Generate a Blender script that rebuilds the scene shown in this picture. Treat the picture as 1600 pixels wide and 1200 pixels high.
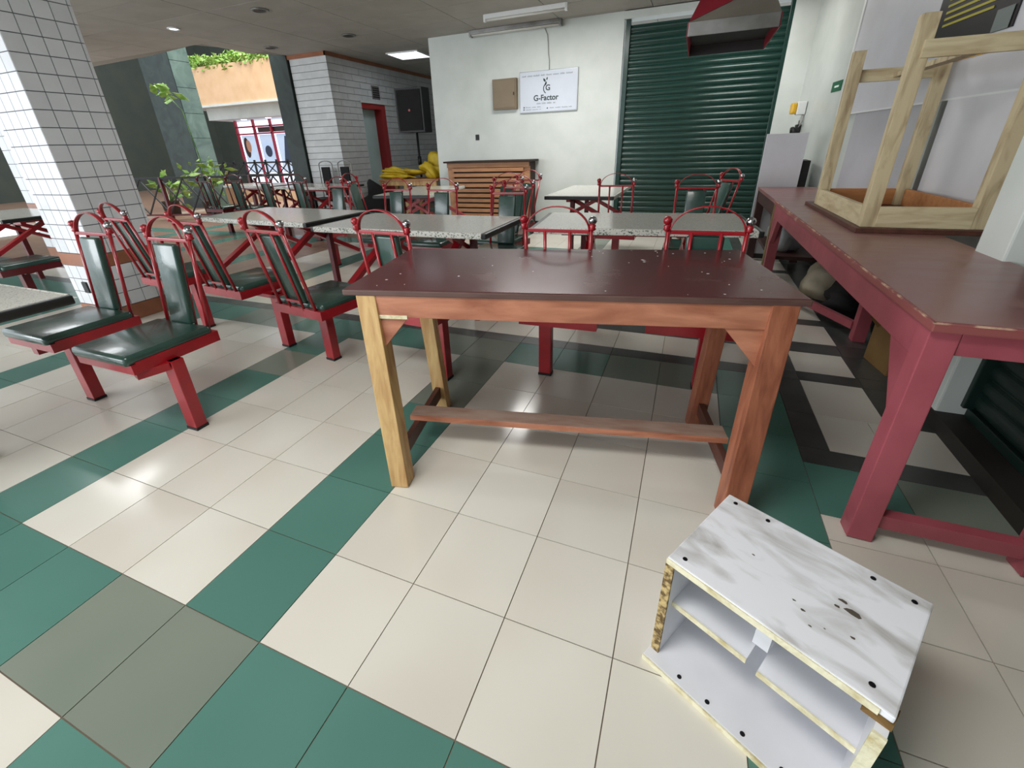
import bpy, bmesh, math, random
from mathutils import Vector, Matrix
random.seed(7)
for o in list(bpy.data.objects): bpy.data.objects.remove(o)
scene = bpy.context.scene
COL = scene.collection
PI = math.pi

# ------------------------------------------------------------------ camera
cam_d = bpy.data.cameras.new('camera'); cam = bpy.data.objects.new('camera', cam_d); COL.objects.link(cam)
YAW, PITCH, ROLL = -0.396511, 0.431710, -0.034729
CAM = Vector((2.12873, -0.42646, 1.20264))
fwd = Vector((math.sin(YAW)*math.cos(PITCH), math.cos(YAW)*math.cos(PITCH), -math.sin(PITCH)))
rgt = Vector((math.cos(YAW), -math.sin(YAW), 0)); upv = rgt.cross(fwd)
r2 = math.cos(ROLL)*rgt + math.sin(ROLL)*upv
u2 = -math.sin(ROLL)*rgt + math.cos(ROLL)*upv
cam.matrix_world = Matrix(((r2.x,u2.x,-fwd.x,CAM.x),(r2.y,u2.y,-fwd.y,CAM.y),(r2.z,u2.z,-fwd.z,CAM.z),(0,0,0,1)))
cam_d.sensor_width = 36; cam_d.lens = 36*680.545/1600
cam_d.shift_x = (800-786.248)/1600; cam_d.shift_y = (543.956-600)/1600
cam_d.clip_start = .02; cam_d.clip_end = 200
scene.camera = cam

# ------------------------------------------------------------------ world, lights, exposure
world = bpy.data.worlds.new('world'); scene.world = world; world.use_nodes = True
bgn = world.node_tree.nodes['Background']; bgn.inputs[0].default_value = (.86,.93,1.0,1); bgn.inputs[1].default_value = 1.1
vs = scene.view_settings
vs.view_transform = 'Standard'; vs.look = 'None'; vs.gamma = 1; vs.use_curve_mapping = False; vs.exposure = 0.66
def area(name, loc, rot, sx, sy, power, col=(1,1,1)):
    d = bpy.data.lights.new(name, 'AREA'); d.shape = 'RECTANGLE'; d.size = sx; d.size_y = sy; d.energy = power; d.color = col
    o = bpy.data.objects.new(name, d); COL.objects.link(o); o.location = loc; o.rotation_euler = rot; return o
CEIL = 2.75
# unseen ceiling lights, mostly added as fill, and unseen daylight from behind left
area('unseen_ceiling_light', (1.2,-.5,CEIL-.06), (0,0,0), 1.2, .6, 31, (1,.99,.96))  # fill added to brighten the foreground floor and white box
area('unseen_ceiling_light', (.4,5.0,CEIL-.06), (0,0,0), 1.2, .6, 34, (1,.98,.95))
area('unseen_ceiling_light', (2.5,5.85,CEIL-.06), (0,0,0), .6, .6, 10, (1,.98,.95))
area('unseen_ceiling_light', (-4.4,2.0,CEIL-.06), (0,0,0), 1.2, .6, 14, (.95,.97,1))
area('unseen_daylight', (-4.6,-3.9,1.7), (math.radians(84),0,math.radians(-38)), 5.5, 2.2, 185, (.93,.96,1))
area('atrium_skylight', (-8.5,10.5,8.5), (0,0,0), 6, 6, 900, (1,.97,.92))

# ------------------------------------------------------------------ materials
def lin(c):
    c = c/255
    return c/12.92 if c <= .04045 else ((c+.055)/1.055)**2.4
def rgb(r,g,b): return (lin(r),lin(g),lin(b),1)
M = {}
def nodes(m): return m.node_tree.nodes, m.node_tree.links
def mat(name, col, rough=.5, metal=0, col2=None, scale=8, stretch=(1,1,1), detail=4, lo=.35, hi=.7, bump=0, bscale=None,
        coat=0, spec=.5, rand=0, emit=None, estr=0, rough2=None, dist=0):
    m = bpy.data.materials.new(name); m.use_nodes = True
    n, l = nodes(m); b = n['Principled BSDF']
    b.inputs['Roughness'].default_value = rough; b.inputs['Metallic'].default_value = metal
    b.inputs['Specular IOR Level'].default_value = spec; b.inputs['Coat Weight'].default_value = coat; b.inputs['Coat Roughness'].default_value = .08
    b.inputs['Base Color'].default_value = col
    src = None
    if col2 is not None or bump or rough2 is not None:
        tc = n.new('ShaderNodeTexCoord'); mp = n.new('ShaderNodeMapping'); mp.inputs['Scale'].default_value = stretch
        l.new(tc.outputs['Object'], mp.inputs[0])
        if rand:
            oi = n.new('ShaderNodeObjectInfo'); cmb = n.new('ShaderNodeCombineXYZ'); ml = n.new('ShaderNodeMath'); ml.operation = 'MULTIPLY'; ml.inputs[1].default_value = 37
            l.new(oi.outputs['Random'], ml.inputs[0])
            for k in range(3): l.new(ml.outputs[0], cmb.inputs[k])
            l.new(cmb.outputs[0], mp.inputs['Location'])
        nz = n.new('ShaderNodeTexNoise'); nz.inputs['Scale'].default_value = scale; nz.inputs['Detail'].default_value = detail; nz.inputs['Distortion'].default_value = dist
        l.new(mp.outputs[0], nz.inputs['Vector'])
        rp = n.new('ShaderNodeMapRange'); rp.inputs[1].default_value = lo; rp.inputs[2].default_value = hi
        l.new(nz.outputs['Fac'], rp.inputs[0])
        if col2 is not None:
            mx = n.new('ShaderNodeMix'); mx.data_type = 'RGBA'; mx.inputs[6].default_value = col; mx.inputs[7].default_value = col2
            l.new(rp.outputs[0], mx.inputs[0]); src = mx.outputs[2]
        if rough2 is not None:
            mr = n.new('ShaderNodeMapRange'); mr.inputs[3].default_value = rough; mr.inputs[4].default_value = rough2
            l.new(rp.outputs[0], mr.inputs[0]); l.new(mr.outputs[0], b.inputs['Roughness'])
        if bump:
            nb = n.new('ShaderNodeTexNoise'); nb.inputs['Scale'].default_value = bscale or scale*3; nb.inputs['Detail'].default_value = 3
            l.new(mp.outputs[0], nb.inputs['Vector'])
            bp = n.new('ShaderNodeBump'); bp.inputs['Strength'].default_value = bump; bp.inputs['Distance'].default_value = .01
            l.new(nb.outputs['Fac'], bp.inputs['Height']); l.new(bp.outputs[0], b.inputs['Normal'])
    if rand:
        oi2 = n.new('ShaderNodeObjectInfo'); mr2 = n.new('ShaderNodeMapRange'); mr2.inputs[3].default_value = 1-rand; mr2.inputs[4].default_value = 1+rand
        hs = n.new('ShaderNodeHueSaturation'); l.new(oi2.outputs['Random'], mr2.inputs[0]); l.new(mr2.outputs[0], hs.inputs['Value'])
        if src is not None: l.new(src, hs.inputs['Color'])
        else: hs.inputs['Color'].default_value = col
        src = hs.outputs[0]
    if src is not None: l.new(src, b.inputs['Base Color'])
    if emit is not None:
        b.inputs['Emission Color'].default_value = emit; b.inputs['Emission Strength'].default_value = estr
    M[name] = m; return m
mat('tile_beige', rgb(222,219,208), .17, col2=rgb(214,208,196), scale=2.5, detail=1, rand=.03)
mat('tile_green', rgb(80,124,113), .2, col2=rgb(86,130,119), scale=2.5, detail=1, rand=.05)
mat('tile_sage', rgb(128,136,124), .2, col2=rgb(120,130,118), scale=2.5, detail=1, rand=.05)
mat('tile_grey', rgb(84,86,84), .3, col2=rgb(60,64,62), scale=5, rand=.06)
mat('tile_terracotta', rgb(140,112,94), .3, col2=rgb(128,100,84), scale=3, detail=1, rand=.05)
mat('grout', rgb(120,108,94), .9)
mat('wall_white', rgb(214,219,214), .55, col2=rgb(200,206,200), scale=2.5, bump=.05, bscale=30)
mat('wall_gloss', rgb(200,205,200), .28, col2=rgb(186,192,186), scale=3, bump=.08, bscale=6)
mat('board_white', rgb(214,214,218), .35, col2=rgb(204,203,206), scale=3)
mat('board_grey', rgb(184,184,188), .35, col2=rgb(174,174,178), scale=3)
mat('ceiling', rgb(172,167,159), .85, col2=rgb(162,157,148), scale=3, rand=.02)
mat('ceiling_gap', rgb(146,142,134), .9)
mat('column_tile', rgb(222,224,226), .16, col2=rgb(212,214,217), scale=3, rand=.03)
mat('column_grout', rgb(104,106,110), .9)
mat('brown_band', rgb(158,104,76), .3, col2=rgb(140,90,66), scale=6)
mat('brick_white', rgb(206,208,208), .5, col2=rgb(194,196,196), scale=6, bump=.25, bscale=30, rand=.03)
mat('brick_joint', rgb(120,122,122), .9)
mat('red_paint', rgb(160,22,34), .3, col2=rgb(138,16,28), scale=9, bump=.05, bscale=40, coat=.3)
mat('dark_red_paint', rgb(96,18,24), .35, col2=rgb(80,14,20), scale=9)
mat('green_vinyl', rgb(48,76,68), .24, col2=rgb(40,66,59), scale=7, bump=.12, bscale=22, coat=.2)
mat('chrome', rgb(190,190,195), .12, 1)
mat('black_rubber', rgb(22,22,22), .7)
mat('black_plastic', rgb(13,13,14), .55, bump=.1, bscale=120, col2=rgb(26,27,29))
mat('black_edge', rgb(22,24,24), .35, col2=rgb(30,32,32))
mat('pine', rgb(212,178,122), .55, col2=rgb(172,128,78), scale=5, stretch=(6,6,1), bump=.15, dist=.6)
mat('pine_pale', rgb(200,184,148), .6, col2=rgb(140,116,84), scale=5, stretch=(5,5,1), bump=.15, dist=.6, lo=.45, hi=.8)
mat('pine_pale_h', rgb(206,192,156), .6, col2=rgb(168,146,110), scale=5, stretch=(1,5,6), bump=.15, dist=.6, lo=.45, hi=.8)
mat('pine_pale_v', rgb(206,192,156), .6, col2=rgb(168,146,110), scale=5, stretch=(6,1,5), bump=.15, dist=.6, lo=.45, hi=.8)
mat('plywood_inner', rgb(186,128,78), .6, col2=rgb(168,108,62), scale=6, stretch=(1,5,5))
mat('stain_wood', rgb(162,100,73), .42, col2=rgb(122,68,47), scale=5, stretch=(5,5,1), bump=.15, dist=.5)
mat('stain_wood_h', rgb(190,128,99), .42, col2=rgb(150,90,66), scale=4, stretch=(1.2,5,5), bump=.15, dist=.5)
mat('stain_dark', rgb(92,54,42), .5, col2=rgb(72,40,32), scale=5, stretch=(5,1,5), bump=.1)
mat('dusty_wood', rgb(152,128,114), .65, col2=rgb(134,100,84), scale=7, stretch=(1,4,4), bump=.1)
mat('maroon_top', rgb(88,50,51), .25, col2=rgb(108,78,76), scale=7, lo=.58, hi=.95, rough2=.4, detail=7, coat=.1, spec=.2)
M['maroon_top'].node_tree.nodes['Principled BSDF'].inputs['Coat Roughness'].default_value = .13
mat('maroon_edge', rgb(98,72,66), .5, col2=rgb(82,56,52), scale=9, stretch=(1,4,4))
mat('rose_paint', rgb(168,84,94), .45, col2=rgb(150,70,80), scale=6, bump=.06, bscale=30)
mat('rose_top', rgb(140,98,96), .28, col2=rgb(166,128,122), scale=4, stretch=(1,3,1), detail=7, lo=.45, hi=.85, rough2=.5)
mat('worn_edge', rgb(142,78,76), .5, col2=rgb(196,160,132), scale=10, stretch=(1,.6,1), lo=.6, hi=.72)
mat('edge_pale', rgb(202,168,142), .6, col2=rgb(142,82,80), scale=16, lo=.42, hi=.55)
mat('olive_paint', rgb(120,98,52), .5, col2=rgb(98,76,42), scale=7)
mat('dark_brown', rgb(70,40,36), .5, col2=rgb(58,32,30), scale=6)
mat('board_dirty', rgb(240,242,248), .4, col2=rgb(140,134,122), scale=8, stretch=(.8,2.2,1), detail=10, lo=.45, hi=.82, dist=.6)
mat('board_clean', rgb(232,233,238), .4, col2=rgb(218,218,222), scale=4)
mat('chipboard', rgb(196,172,120), .9, col2=rgb(104,82,48), scale=60, lo=.42, hi=.58, bump=.8, bscale=50)
mat('chip_pale', rgb(232,226,196), .8, col2=rgb(196,180,132), scale=30, lo=.45, hi=.7, bump=.3)
mat('stain_grey', rgb(84,76,66), .7)
mat('screw', rgb(40,40,46), .4, .8)
mat('shutter_green', rgb(18,50,43), .28, col2=rgb(24,58,50), scale=7, stretch=(1,1,4), bump=.05)
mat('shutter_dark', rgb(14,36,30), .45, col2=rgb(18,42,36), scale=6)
mat('metal_grey', rgb(150,150,148), .35, .7, col2=rgb(124,122,118), scale=5)
mat('hood_beige', rgb(146,140,128), .4, .3, col2=rgb(128,122,110), scale=4)
mat('hood_red', rgb(150,36,50), .4, col2=rgb(132,30,44), scale=4)
mat('hood_dark', rgb(62,58,58), .5, .4)
mat('panel_khaki', rgb(128,112,88), .5, col2=rgb(118,102,80), scale=4)
mat('sign_face', rgb(206,212,222), .25, col2=rgb(196,203,214), scale=3)
mat('sign_frame', rgb(186,192,198), .35, .3)
mat('sign_ink', rgb(40,58,56), .6)
mat('sign_faint', rgb(140,148,156), .6)
mat('slat_wood', rgb(176,126,86), .55, col2=rgb(154,106,70), scale=5, stretch=(1,5,6), rand=.08)
mat('slat_dark', rgb(48,34,26), .8)
mat('yellow_sack', rgb(206,178,38), .5, col2=rgb(176,148,24), scale=6, bump=.4, bscale=14)
mat('yellow_plastic', rgb(226,176,42), .35)
mat('white_plastic', rgb(226,228,226), .4)
mat('lamp_glow', (1,1,1,1), .5, emit=(.88,.92,1,1), estr=4)
mat('lamp_glow_soft', (1,1,1,1), .5, emit=(.75,.7,1,1), estr=6)
mat('tube_off', rgb(216,214,206), .3)
mat('green_sign', rgb(24,92,62), .4)
mat('sign_white', rgb(226,234,228), .5)
mat('marble_dark', rgb(20,30,26), .45, col2=rgb(40,58,50), scale=3, detail=8, dist=1.2)
mat('dark_wall', rgb(52,60,54), .7, col2=rgb(62,66,58), scale=2)
mat('marble_light', rgb(92,112,102), .16, col2=rgb(62,82,74), scale=2.2, detail=8, dist=1.5)
mat('stucco_orange', rgb(220,184,146), .8, col2=rgb(210,172,132), scale=3)
mat('leaf', rgb(96,140,48), .4, col2=rgb(150,178,90), scale=9, lo=.4, hi=.6)
mat('leaf_dark', rgb(44,84,36), .4, col2=rgb(84,120,52), scale=9, lo=.4, hi=.6)
mat('soil', rgb(60,44,32), .9)
mat('shop_red', rgb(172,34,58), .35)
mat('shop_glow', rgb(228,234,246), .4, emit=(.8,.87,1,1), estr=.75)
mat('poster_blue', rgb(176,196,220), .4, col2=rgb(198,212,230), scale=1.5, emit=rgb(176,196,220), estr=.35)
mat('poster_skin', rgb(206,150,120), .5); mat('poster_hair', rgb(60,42,36), .5); mat('poster_navy', rgb(58,72,96), .5)
mat('poster_black', rgb(30,28,30), .35, col2=rgb(40,36,38), scale=3); mat('poster_yellow', rgb(166,158,44), .5); mat('poster_grey', rgb(110,120,116), .5)
mat('poster_amber', rgb(206,160,52), .5); mat('poster_crimson', rgb(170,30,60), .5)
mat('tan_card', rgb(128,98,54), .7, col2=rgb(108,80,42), scale=4)
mat('black_cloth', rgb(11,11,12), .85, col2=rgb(17,17,18), scale=6, bump=.5, bscale=9)
mat('sack_white', rgb(196,204,208), .5, col2=rgb(164,174,180), scale=7, bump=.5, bscale=10)
mat('cream_cloth', rgb(196,188,166), .7, col2=rgb(172,160,134), scale=5, bump=.4, bscale=9)
mat('door_glass', rgb(186,208,204), .2, col2=rgb(174,198,194), scale=2)
mat('frame_red', rgb(158,38,40), .4)
mat('cable', rgb(150,150,146), .6)
mat('skirting', rgb(40,36,32), .6)
# terrazzo: speckled stone chips
def terrazzo():
    m = bpy.data.materials.new('terrazzo'); m.use_nodes = True; n, l = nodes(m); b = n['Principled BSDF']
    b.inputs['Roughness'].default_value = .16
    tc = n.new('ShaderNodeTexCoord'); v = n.new('ShaderNodeTexVoronoi'); v.inputs['Scale'].default_value = 260
    l.new(tc.outputs['Object'], v.inputs['Vector'])
    cr = n.new('ShaderNodeValToRGB'); e = cr.color_ramp.elements
    e[0].position = 0; e[0].color = rgb(168,168,162); e[1].position = 1; e[1].color = rgb(206,204,196)
    x = e.new(.18); x.color = rgb(184,184,178); x = e.new(.3); x.color = rgb(204,202,194)
    sp = n.new('ShaderNodeSeparateColor'); l.new(v.outputs['Color'], sp.inputs[0]); l.new(sp.outputs[0], cr.inputs[0]); l.new(cr.outputs[0], b.inputs['Base Color'])
    M['terrazzo'] = m
    m2 = m.copy(); m2.name = 'terrazzo_edge'; cr2 = [x for x in m2.node_tree.nodes if x.type == 'VALTORGB'][0]
    cr2.color_ramp.elements[0].color = rgb(70,82,70); cr2.color_ramp.elements[1].color = rgb(130,140,126); [x for x in m2.node_tree.nodes if x.type == 'TEX_VORONOI'][0].inputs['Scale'].default_value = 150
    m2.node_tree.nodes['Principled BSDF'].inputs['Roughness'].default_value = .4; M['terrazzo_edge'] = m2
terrazzo()

# ------------------------------------------------------------------ mesh helpers
class MB:
    def __init__(s): s.bm = bmesh.new()
    def box(s, c, d, rot=None, bev=0):
        r = bmesh.ops.create_cube(s.bm, size=1)
        mt = Matrix.Translation(c) @ ((rot if rot is not None else Matrix.Identity(3)).to_4x4()) @ Matrix.Diagonal((d[0],d[1],d[2],1))
        bmesh.ops.transform(s.bm, matrix=mt, verts=r['verts'])
        if bev:
            ed = list({e for v in r['verts'] for e in v.link_edges})
            bmesh.ops.bevel(s.bm, geom=ed, offset=bev, segments=2, affect='EDGES', profile=.6)
        return s
    def b2(s, lo, hi, bev=0):
        return s.box([(a+b)/2 for a,b in zip(lo,hi)], [abs(b-a) for a,b in zip(lo,hi)], bev=bev)
    def bar(s, a, b, w, h=None, bev=0, up=(0,0,1)):
        a, b = Vector(a), Vector(b); h = h or w; z = (b-a); L = z.length; z.normalize(); u = Vector(up)
        if abs(z.dot(u)) > .98: u = Vector((0,1,0))
        x = u.cross(z).normalized(); y = z.cross(x)
        rot = Matrix(((x.x,y.x,z.x),(x.y,y.y,z.y),(x.z,y.z,z.z)))
        return s.box((a+b)/2, (w,h,L), rot, bev)
    def tube(s, pts, r, n=8, cap=True, flat=None):
        pts = [Vector(p) for p in pts]; rings = []; prev = None
        for i, p in enumerate(pts):
            t = (pts[min(i+1,len(pts)-1)]-pts[max(i-1,0)]).normalized()
            if prev is None:
                u = Vector((0,0,1)) if abs(t.z) < .9 else Vector((0,1,0))
                x = u.cross(t).normalized()
            else:
                x = (prev - t*prev.dot(t)).normalized()
            y = t.cross(x); prev = x
            rr = r[i] if isinstance(r,(list,tuple)) else r
            rings.append([s.bm.verts.new(p + x*math.cos(2*PI*k/n)*rr + y*math.sin(2*PI*k/n)*(rr*(flat or 1))) for k in range(n)])
        for a, b in zip(rings, rings[1:]):
            for k in range(n): s.bm.faces.new((a[k],a[(k+1)%n],b[(k+1)%n],b[k]))
        if cap:
            s.bm.faces.new(list(reversed(rings[0]))); s.bm.faces.new(rings[-1])
        return s
    def lathe(s, prof, n=12, c=(0,0,0)):
        rings = []
        for (r,z) in prof:
            rings.append([s.bm.verts.new((c[0]+r*math.cos(2*PI*k/n), c[1]+r*math.sin(2*PI*k/n), c[2]+z)) for k in range(n)])
        for a, b in zip(rings, rings[1:]):
            for k in range(n): s.bm.faces.new((a[k],a[(k+1)%n],b[(k+1)%n],b[k]))
        s.bm.faces.new(list(reversed(rings[0]))); s.bm.faces.new(rings[-1]); return s
    def prism(s, poly, vec):
        vec = Vector(vec); a = [s.bm.verts.new(p) for p in poly]; b = [s.bm.verts.new(Vector(p)+vec) for p in poly]; n = len(poly)
        s.bm.faces.new(list(reversed(a))); s.bm.faces.new(b)
        for k in range(n): s.bm.faces.new((a[k],a[(k+1)%n],b[(k+1)%n],b[k]))
        return s
    def face(s, pts): s.bm.faces.new([s.bm.verts.new(p) for p in pts]); return s
    def mesh(s, name):
        bmesh.ops.recalc_face_normals(s.bm, faces=s.bm.faces)
        me = bpy.data.meshes.new(name); s.bm.to_mesh(me); s.bm.free(); return me
def obj(name, mb, m, parent=None, smooth=False, loc=None, rotz=0):
    me = mb.mesh(name) if isinstance(mb, MB) else mb
    o = bpy.data.objects.new(name, me); COL.objects.link(o)
    if m and not me.materials: me.materials.append(M[m])
    if parent: o.parent = parent
    if loc: o.location = loc
    if rotz: o.rotation_euler[2] = rotz
    if smooth:
        for pl in me.polygons: pl.use_smooth = True
    return o
def smooth_angle(o, ang=40):
    me = o.data
    for pl in me.polygons: pl.use_smooth = True
    bm = bmesh.new(); bm.from_mesh(me)
    for e in bm.edges:
        if len(e.link_faces) == 2 and e.calc_face_angle(0) > math.radians(ang): e.smooth = False
    bm.to_mesh(me); bm.free(); return o
def tag(o, label, cat, group=None):
    o['label'] = label; o['category'] = cat
    if group: o['group'] = group
    return o
def thing(name, label, cat, loc=(0,0,0), rotz=0, group=None):
    o = bpy.data.objects.new(name, None); COL.objects.link(o); o.location = loc; o.rotation_euler = (0,0,rotz); o.empty_display_size = .1
    return tag(o, label, cat, group)
def struct(o): o['kind'] = 'structure'; return o
def copy_tree(o, parent=None):
    c = o.copy(); COL.objects.link(c); c.parent = parent
    for ch in list(o.children): copy_tree(ch, c)
    return c
def blob(name, m, parent, c, d, seed=0, sub=3, amp=.12, loc=None):
    rnd = random.Random(seed); bm = bmesh.new(); bmesh.ops.create_icosphere(bm, subdivisions=sub, radius=1)
    ph = [(rnd.uniform(1,4), rnd.uniform(1,4), rnd.uniform(1,4), rnd.uniform(0,6)) for _ in range(6)]
    for v in bm.verts:
        k = 1 + sum(amp/3*math.sin(a*v.co.x*1.7+b*v.co.y*1.9+g*v.co.z*2.1+p) for a,b,g,p in ph)
        z = max(-.72, v.co.z*k)
        v.co = Vector((c[0]+v.co.x*k*d[0], c[1]+v.co.y*k*d[1], c[2]+z*d[2]))
    me = bpy.data.meshes.new(name); bm.to_mesh(me); bm.free()
    return obj(name, me, m, parent, True, loc)

# ------------------------------------------------------------------ floor
S = .30
floor = struct(obj('floor', MB().b2((-9.5,-2.6,-.12),(4.6,10.6,-.004)), 'grout'))
tiles = []   # (x0,y0,x1,y1,material) in tile units
def rowcol():
    jr = [(-7+k, -6+k) for k in range(14)]           # -7..7
    jr += [(7,7.38),(7.38,8.36),(8.36,8.86)] + [(8.86+k, 9.86+k) for k in range(26)]
    for (a,b) in jr:
        for i in range(-30, 9):
            if i < -11 and a < 3 and False: continue
            full = b-a > .9
            stripe = i in (-21,-16,-11,-6,-1,3,8)
            if a in (7,) or abs(a-8.36) < .01: c = 'tile_grey'
            elif a in (-1,6):
                c = 'tile_green'
                if a == -1 and i in (2,3): c = 'tile_sage'
                if a == 6 and i in (2,3,6,7,-3,-4): c = 'tile_sage'
            elif abs(a-7.38) < .01: c = 'tile_beige'
            elif a > 15.5 and a < 16.5: c = 'tile_green'
            elif stripe:
                c = 'tile_sage' if (i == 3 and a >= 4) or (i == -1 and a == 4) else 'tile_green'
            else: c = 'tile_terracotta' if (i < -8 and a > 8.5) else 'tile_beige'
            tiles.append((i,a,i+1,b,c))
    # strip by the right wall
    js = [-7,-6,-5,-4,-3,-2,-1,.08,1.1,2.08,3.07,3.46]
    for a,b in zip(js, js[1:]):
        for x0,x1 in ((9,9.94),(9.94,10.94),(10.94,11.94)): tiles.append((x0,a,x1,b,'tile_beige'))
    for x0,x1,c in ((9,10,'tile_green'),(10,11,'tile_sage'),(11,12,'tile_green')): tiles.append((x0,3.46,x1,4.45,c))
    for x0 in (9,10,11): tiles.append((x0,4.45,x0+1,4.83,'tile_grey'))
    seq = [(4.83,5.8,10.95),(5.8,7.0,10.33),(7.38,8.32,10.33),(8.87,10.0,10.38),(10.4,11.4,10.4),(11.4,12.4,10.4),(12.8,13.8,10.4),(13.8,14.8,10.4),(15.2,16.2,10.4),(16.2,17.2,10.4),(17.2,18.2,10.4),(18.6,19.6,10.4),(19.6,20.6,10.4),(20.6,21.6,10.4)]
    last = 4.83
    for a,b,r in seq:
        if a > last+.01:
            for x0,x1 in ((9.39,10.36),(10.36,12)): tiles.append((x0,last,x1,a,'tile_grey'))
        tiles.append((9,a,9.39,b,'tile_grey'))
        if r > 10.9: tiles.append((9.39,a,10.08,b,'tile_beige')); tiles.append((10.08,a,r,b,'tile_beige'))
        else: tiles.append((9.39,a,r,b,'tile_beige'))
        tiles.append((r,a,12,b,'tile_grey'))
        if a > last+.01: tiles.append((9,last,9.39,a,'tile_grey'))
        last = b
rowcol()
def project(p):
    d = Vector(p)-CAM; z = d.dot(fwd)
    if z < .05: return None
    return (786.25+680.5*d.dot(r2)/z, 543.96-680.5*d.dot(u2)/z, z)
near, rest = [], []
for t in tiles:
    cx, cy = (t[0]+t[2])/2*S, (t[1]+t[3])/2*S
    if cy > 10.4 or cx < -9.3: continue
    q = [project((x*S,y*S,0)) for x in (t[0],t[2]) for y in (t[1],t[3])]
    q = [k for k in q if k]
    vis = any(-30 < k[0] < 1630 and k[1] < 1230 for k in q)
    size = (t[2]-t[0])*(t[3]-t[1])/max(.05,(Vector((cx,cy,0))-CAM).length)**2
    (near if vis else rest).append((size,t))
near.sort(key=lambda a: -a[0]); rest += near[300:]; near = near[:300]
GAP = .0015; tile_mesh = {}
def tile_me(w, d):
    k = (round(w,4), round(d,4))
    if k not in tile_mesh:
        mb = MB().b2((-w/2+GAP,-d/2+GAP,-.012),(w/2-GAP,d/2-GAP,0)); tile_mesh[k] = mb.mesh('tile')
    return tile_mesh[k]
tm2 = {}
for _, t in near:
    w, d = (t[2]-t[0])*S, (t[3]-t[1])*S
    k = (round(w,4), round(d,4), t[4])
    if k not in tm2:
        me = tile_me(w,d).copy(); me.materials.append(M[t[4]]); tm2[k] = me
    o = bpy.data.objects.new('tile', tm2[k]); COL.objects.link(o); o.parent = floor
    o.location = ((t[0]+t[2])/2*S, (t[1]+t[3])/2*S, random.uniform(-.0006,0))
mb = MB(); mats = ['tile_beige','tile_green','tile_sage','tile_grey','tile_terracotta']; idx = []
for _, t in rest:
    n0 = len(mb.bm.faces); mb.b2((t[0]*S+GAP,t[1]*S+GAP,-.012),(t[2]*S-GAP,t[3]*S-GAP,-.0003)); idx += [mats.index(t[4])]*6
mb.bm.faces.ensure_lookup_table()
for f, k in zip(mb.bm.faces, idx): f.material_index = k
me = mb.mesh('far_tiles')
for k in mats: me.materials.append(M[k])
o = bpy.data.objects.new('far_tiles', me); COL.objects.link(o); o.parent = floor; o['kind'] = 'stuff'

# ------------------------------------------------------------------ ceiling
cl = MB()
cl.prism([(-9.5,-2.6,CEIL+.012),(4.6,-2.6,CEIL+.012),(4.6,10.6,CEIL+.012),(-4.62,10.6,CEIL+.012),(-4.62,6.5,CEIL+.012),(-4.7,6.45,CEIL+.012),(-4.97,6.1,CEIL+.012),(-5.0,5.5,CEIL+.012),(-5.15,5.2,CEIL+.012),(-6.4,5.37,CEIL+.012),(-9.5,5.5,CEIL+.012)], (0,0,.2))
ceiling = struct(obj('ceiling', cl, 'ceiling_gap'))
cm = {}
def inside(x, y): return not (x < -5.0 and y > 5.2) and not (x < -4.6 and y > 6.4)
def ceil_panel(x0,y0,x1,y1):
    k = (round(x1-x0,3), round(y1-y0,3))
    if k not in cm:
        m_ = MB().b2((-k[0]/2+.004,-k[1]/2+.004,0),(k[0]/2-.004,k[1]/2-.004,.012)).mesh('ceiling_panel'); m_.materials.append(M['ceiling']); cm[k] = m_
    o = bpy.data.objects.new('ceiling_panel', cm[k]); COL.objects.link(o); o.parent = ceiling; o.location = ((x0+x1)/2,(y0+y1)/2,CEIL+random.uniform(0,.0015))
xs = [-9.4+1.2*k for k in range(12)]
for x0 in xs:
    y = -2.5
    while y < 10.5:
        x1 = min(x0+1.2, 4.5); y1 = min(y+.6, 10.5)
        if x0 < -5.0 and y < 5.18 < y1: ceil_panel(x0,y,x1,5.18)
        elif inside(x0+.05, y1-.02): ceil_panel(x0,y,x1,y1)
        y += .6

ceil_panel(-4.94,5.185,-4.605,6.05)
# ------------------------------------------------------------------ walls
def wx(y): return 3.23 + (6.6-y)*.095          # right wall plane
wb = MB().b2((-1.88,6.6,0),(1.06,6.8,CEIL))
wall_back = struct(obj('wall_back', wb, 'wall_white'))
obj('wall_head', MB().b2((1.06,6.62,2.66),(2.98,6.8,CEIL)), 'wall_white', wall_back)
obj('wall_return', MB().b2((-1.88,6.8,0),(-1.7,10.4,CEIL)), 'wall_white', wall_back)
obj('corner_pier', MB().b2((2.98,6.585,0),(3.3,6.8,CEIL)), 'wall_white', wall_back)
wr = MB().prism([(wx(6.7),6.7,0),(wx(2.02),2.02,0),(wx(2.02)+.2,2.02,0),(wx(6.7)+.2,6.7,0)], (0,0,CEIL))
wall_right = struct(obj('wall_right', wr, 'wall_gloss'))
obj('pillar', MB().b2((3.275,1.82,.02),(3.85,2.02,CEIL), .008), 'wall_white', wall_right)
obj('pillar_return', MB().b2((3.42,1.2,2.1),(3.85,1.86,CEIL)), 'wall_white', wall_right)
obj('plinth', MB().b2((3.27,-1.4,0),(3.4,1.86,.07)), 'skirting', wall_right)
struct(obj('baseboard_right', MB().prism([(wx(6.6)-.012,6.6,0),(wx(2.02)-.012,2.02,0),(wx(2.02),2.02,0),(wx(6.6),6.6,0)],(0,0,.09)), 'skirting'))
struct(obj('baseboard_back', MB().b2((-1.88,6.588,0),(1.04,6.6,.09)), 'skirting'))
struct(obj('blocker_wall_front', MB().b2((1.2,-2.6,0),(4.4,-2.45,CEIL)), 'wall_white')); struct(obj('blocker_wall_right', MB().b2((3.42,-2.45,0),(3.6,-1.25,CEIL)), 'wall_white'))  # unseen walls added to block light from the near right corner
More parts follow.
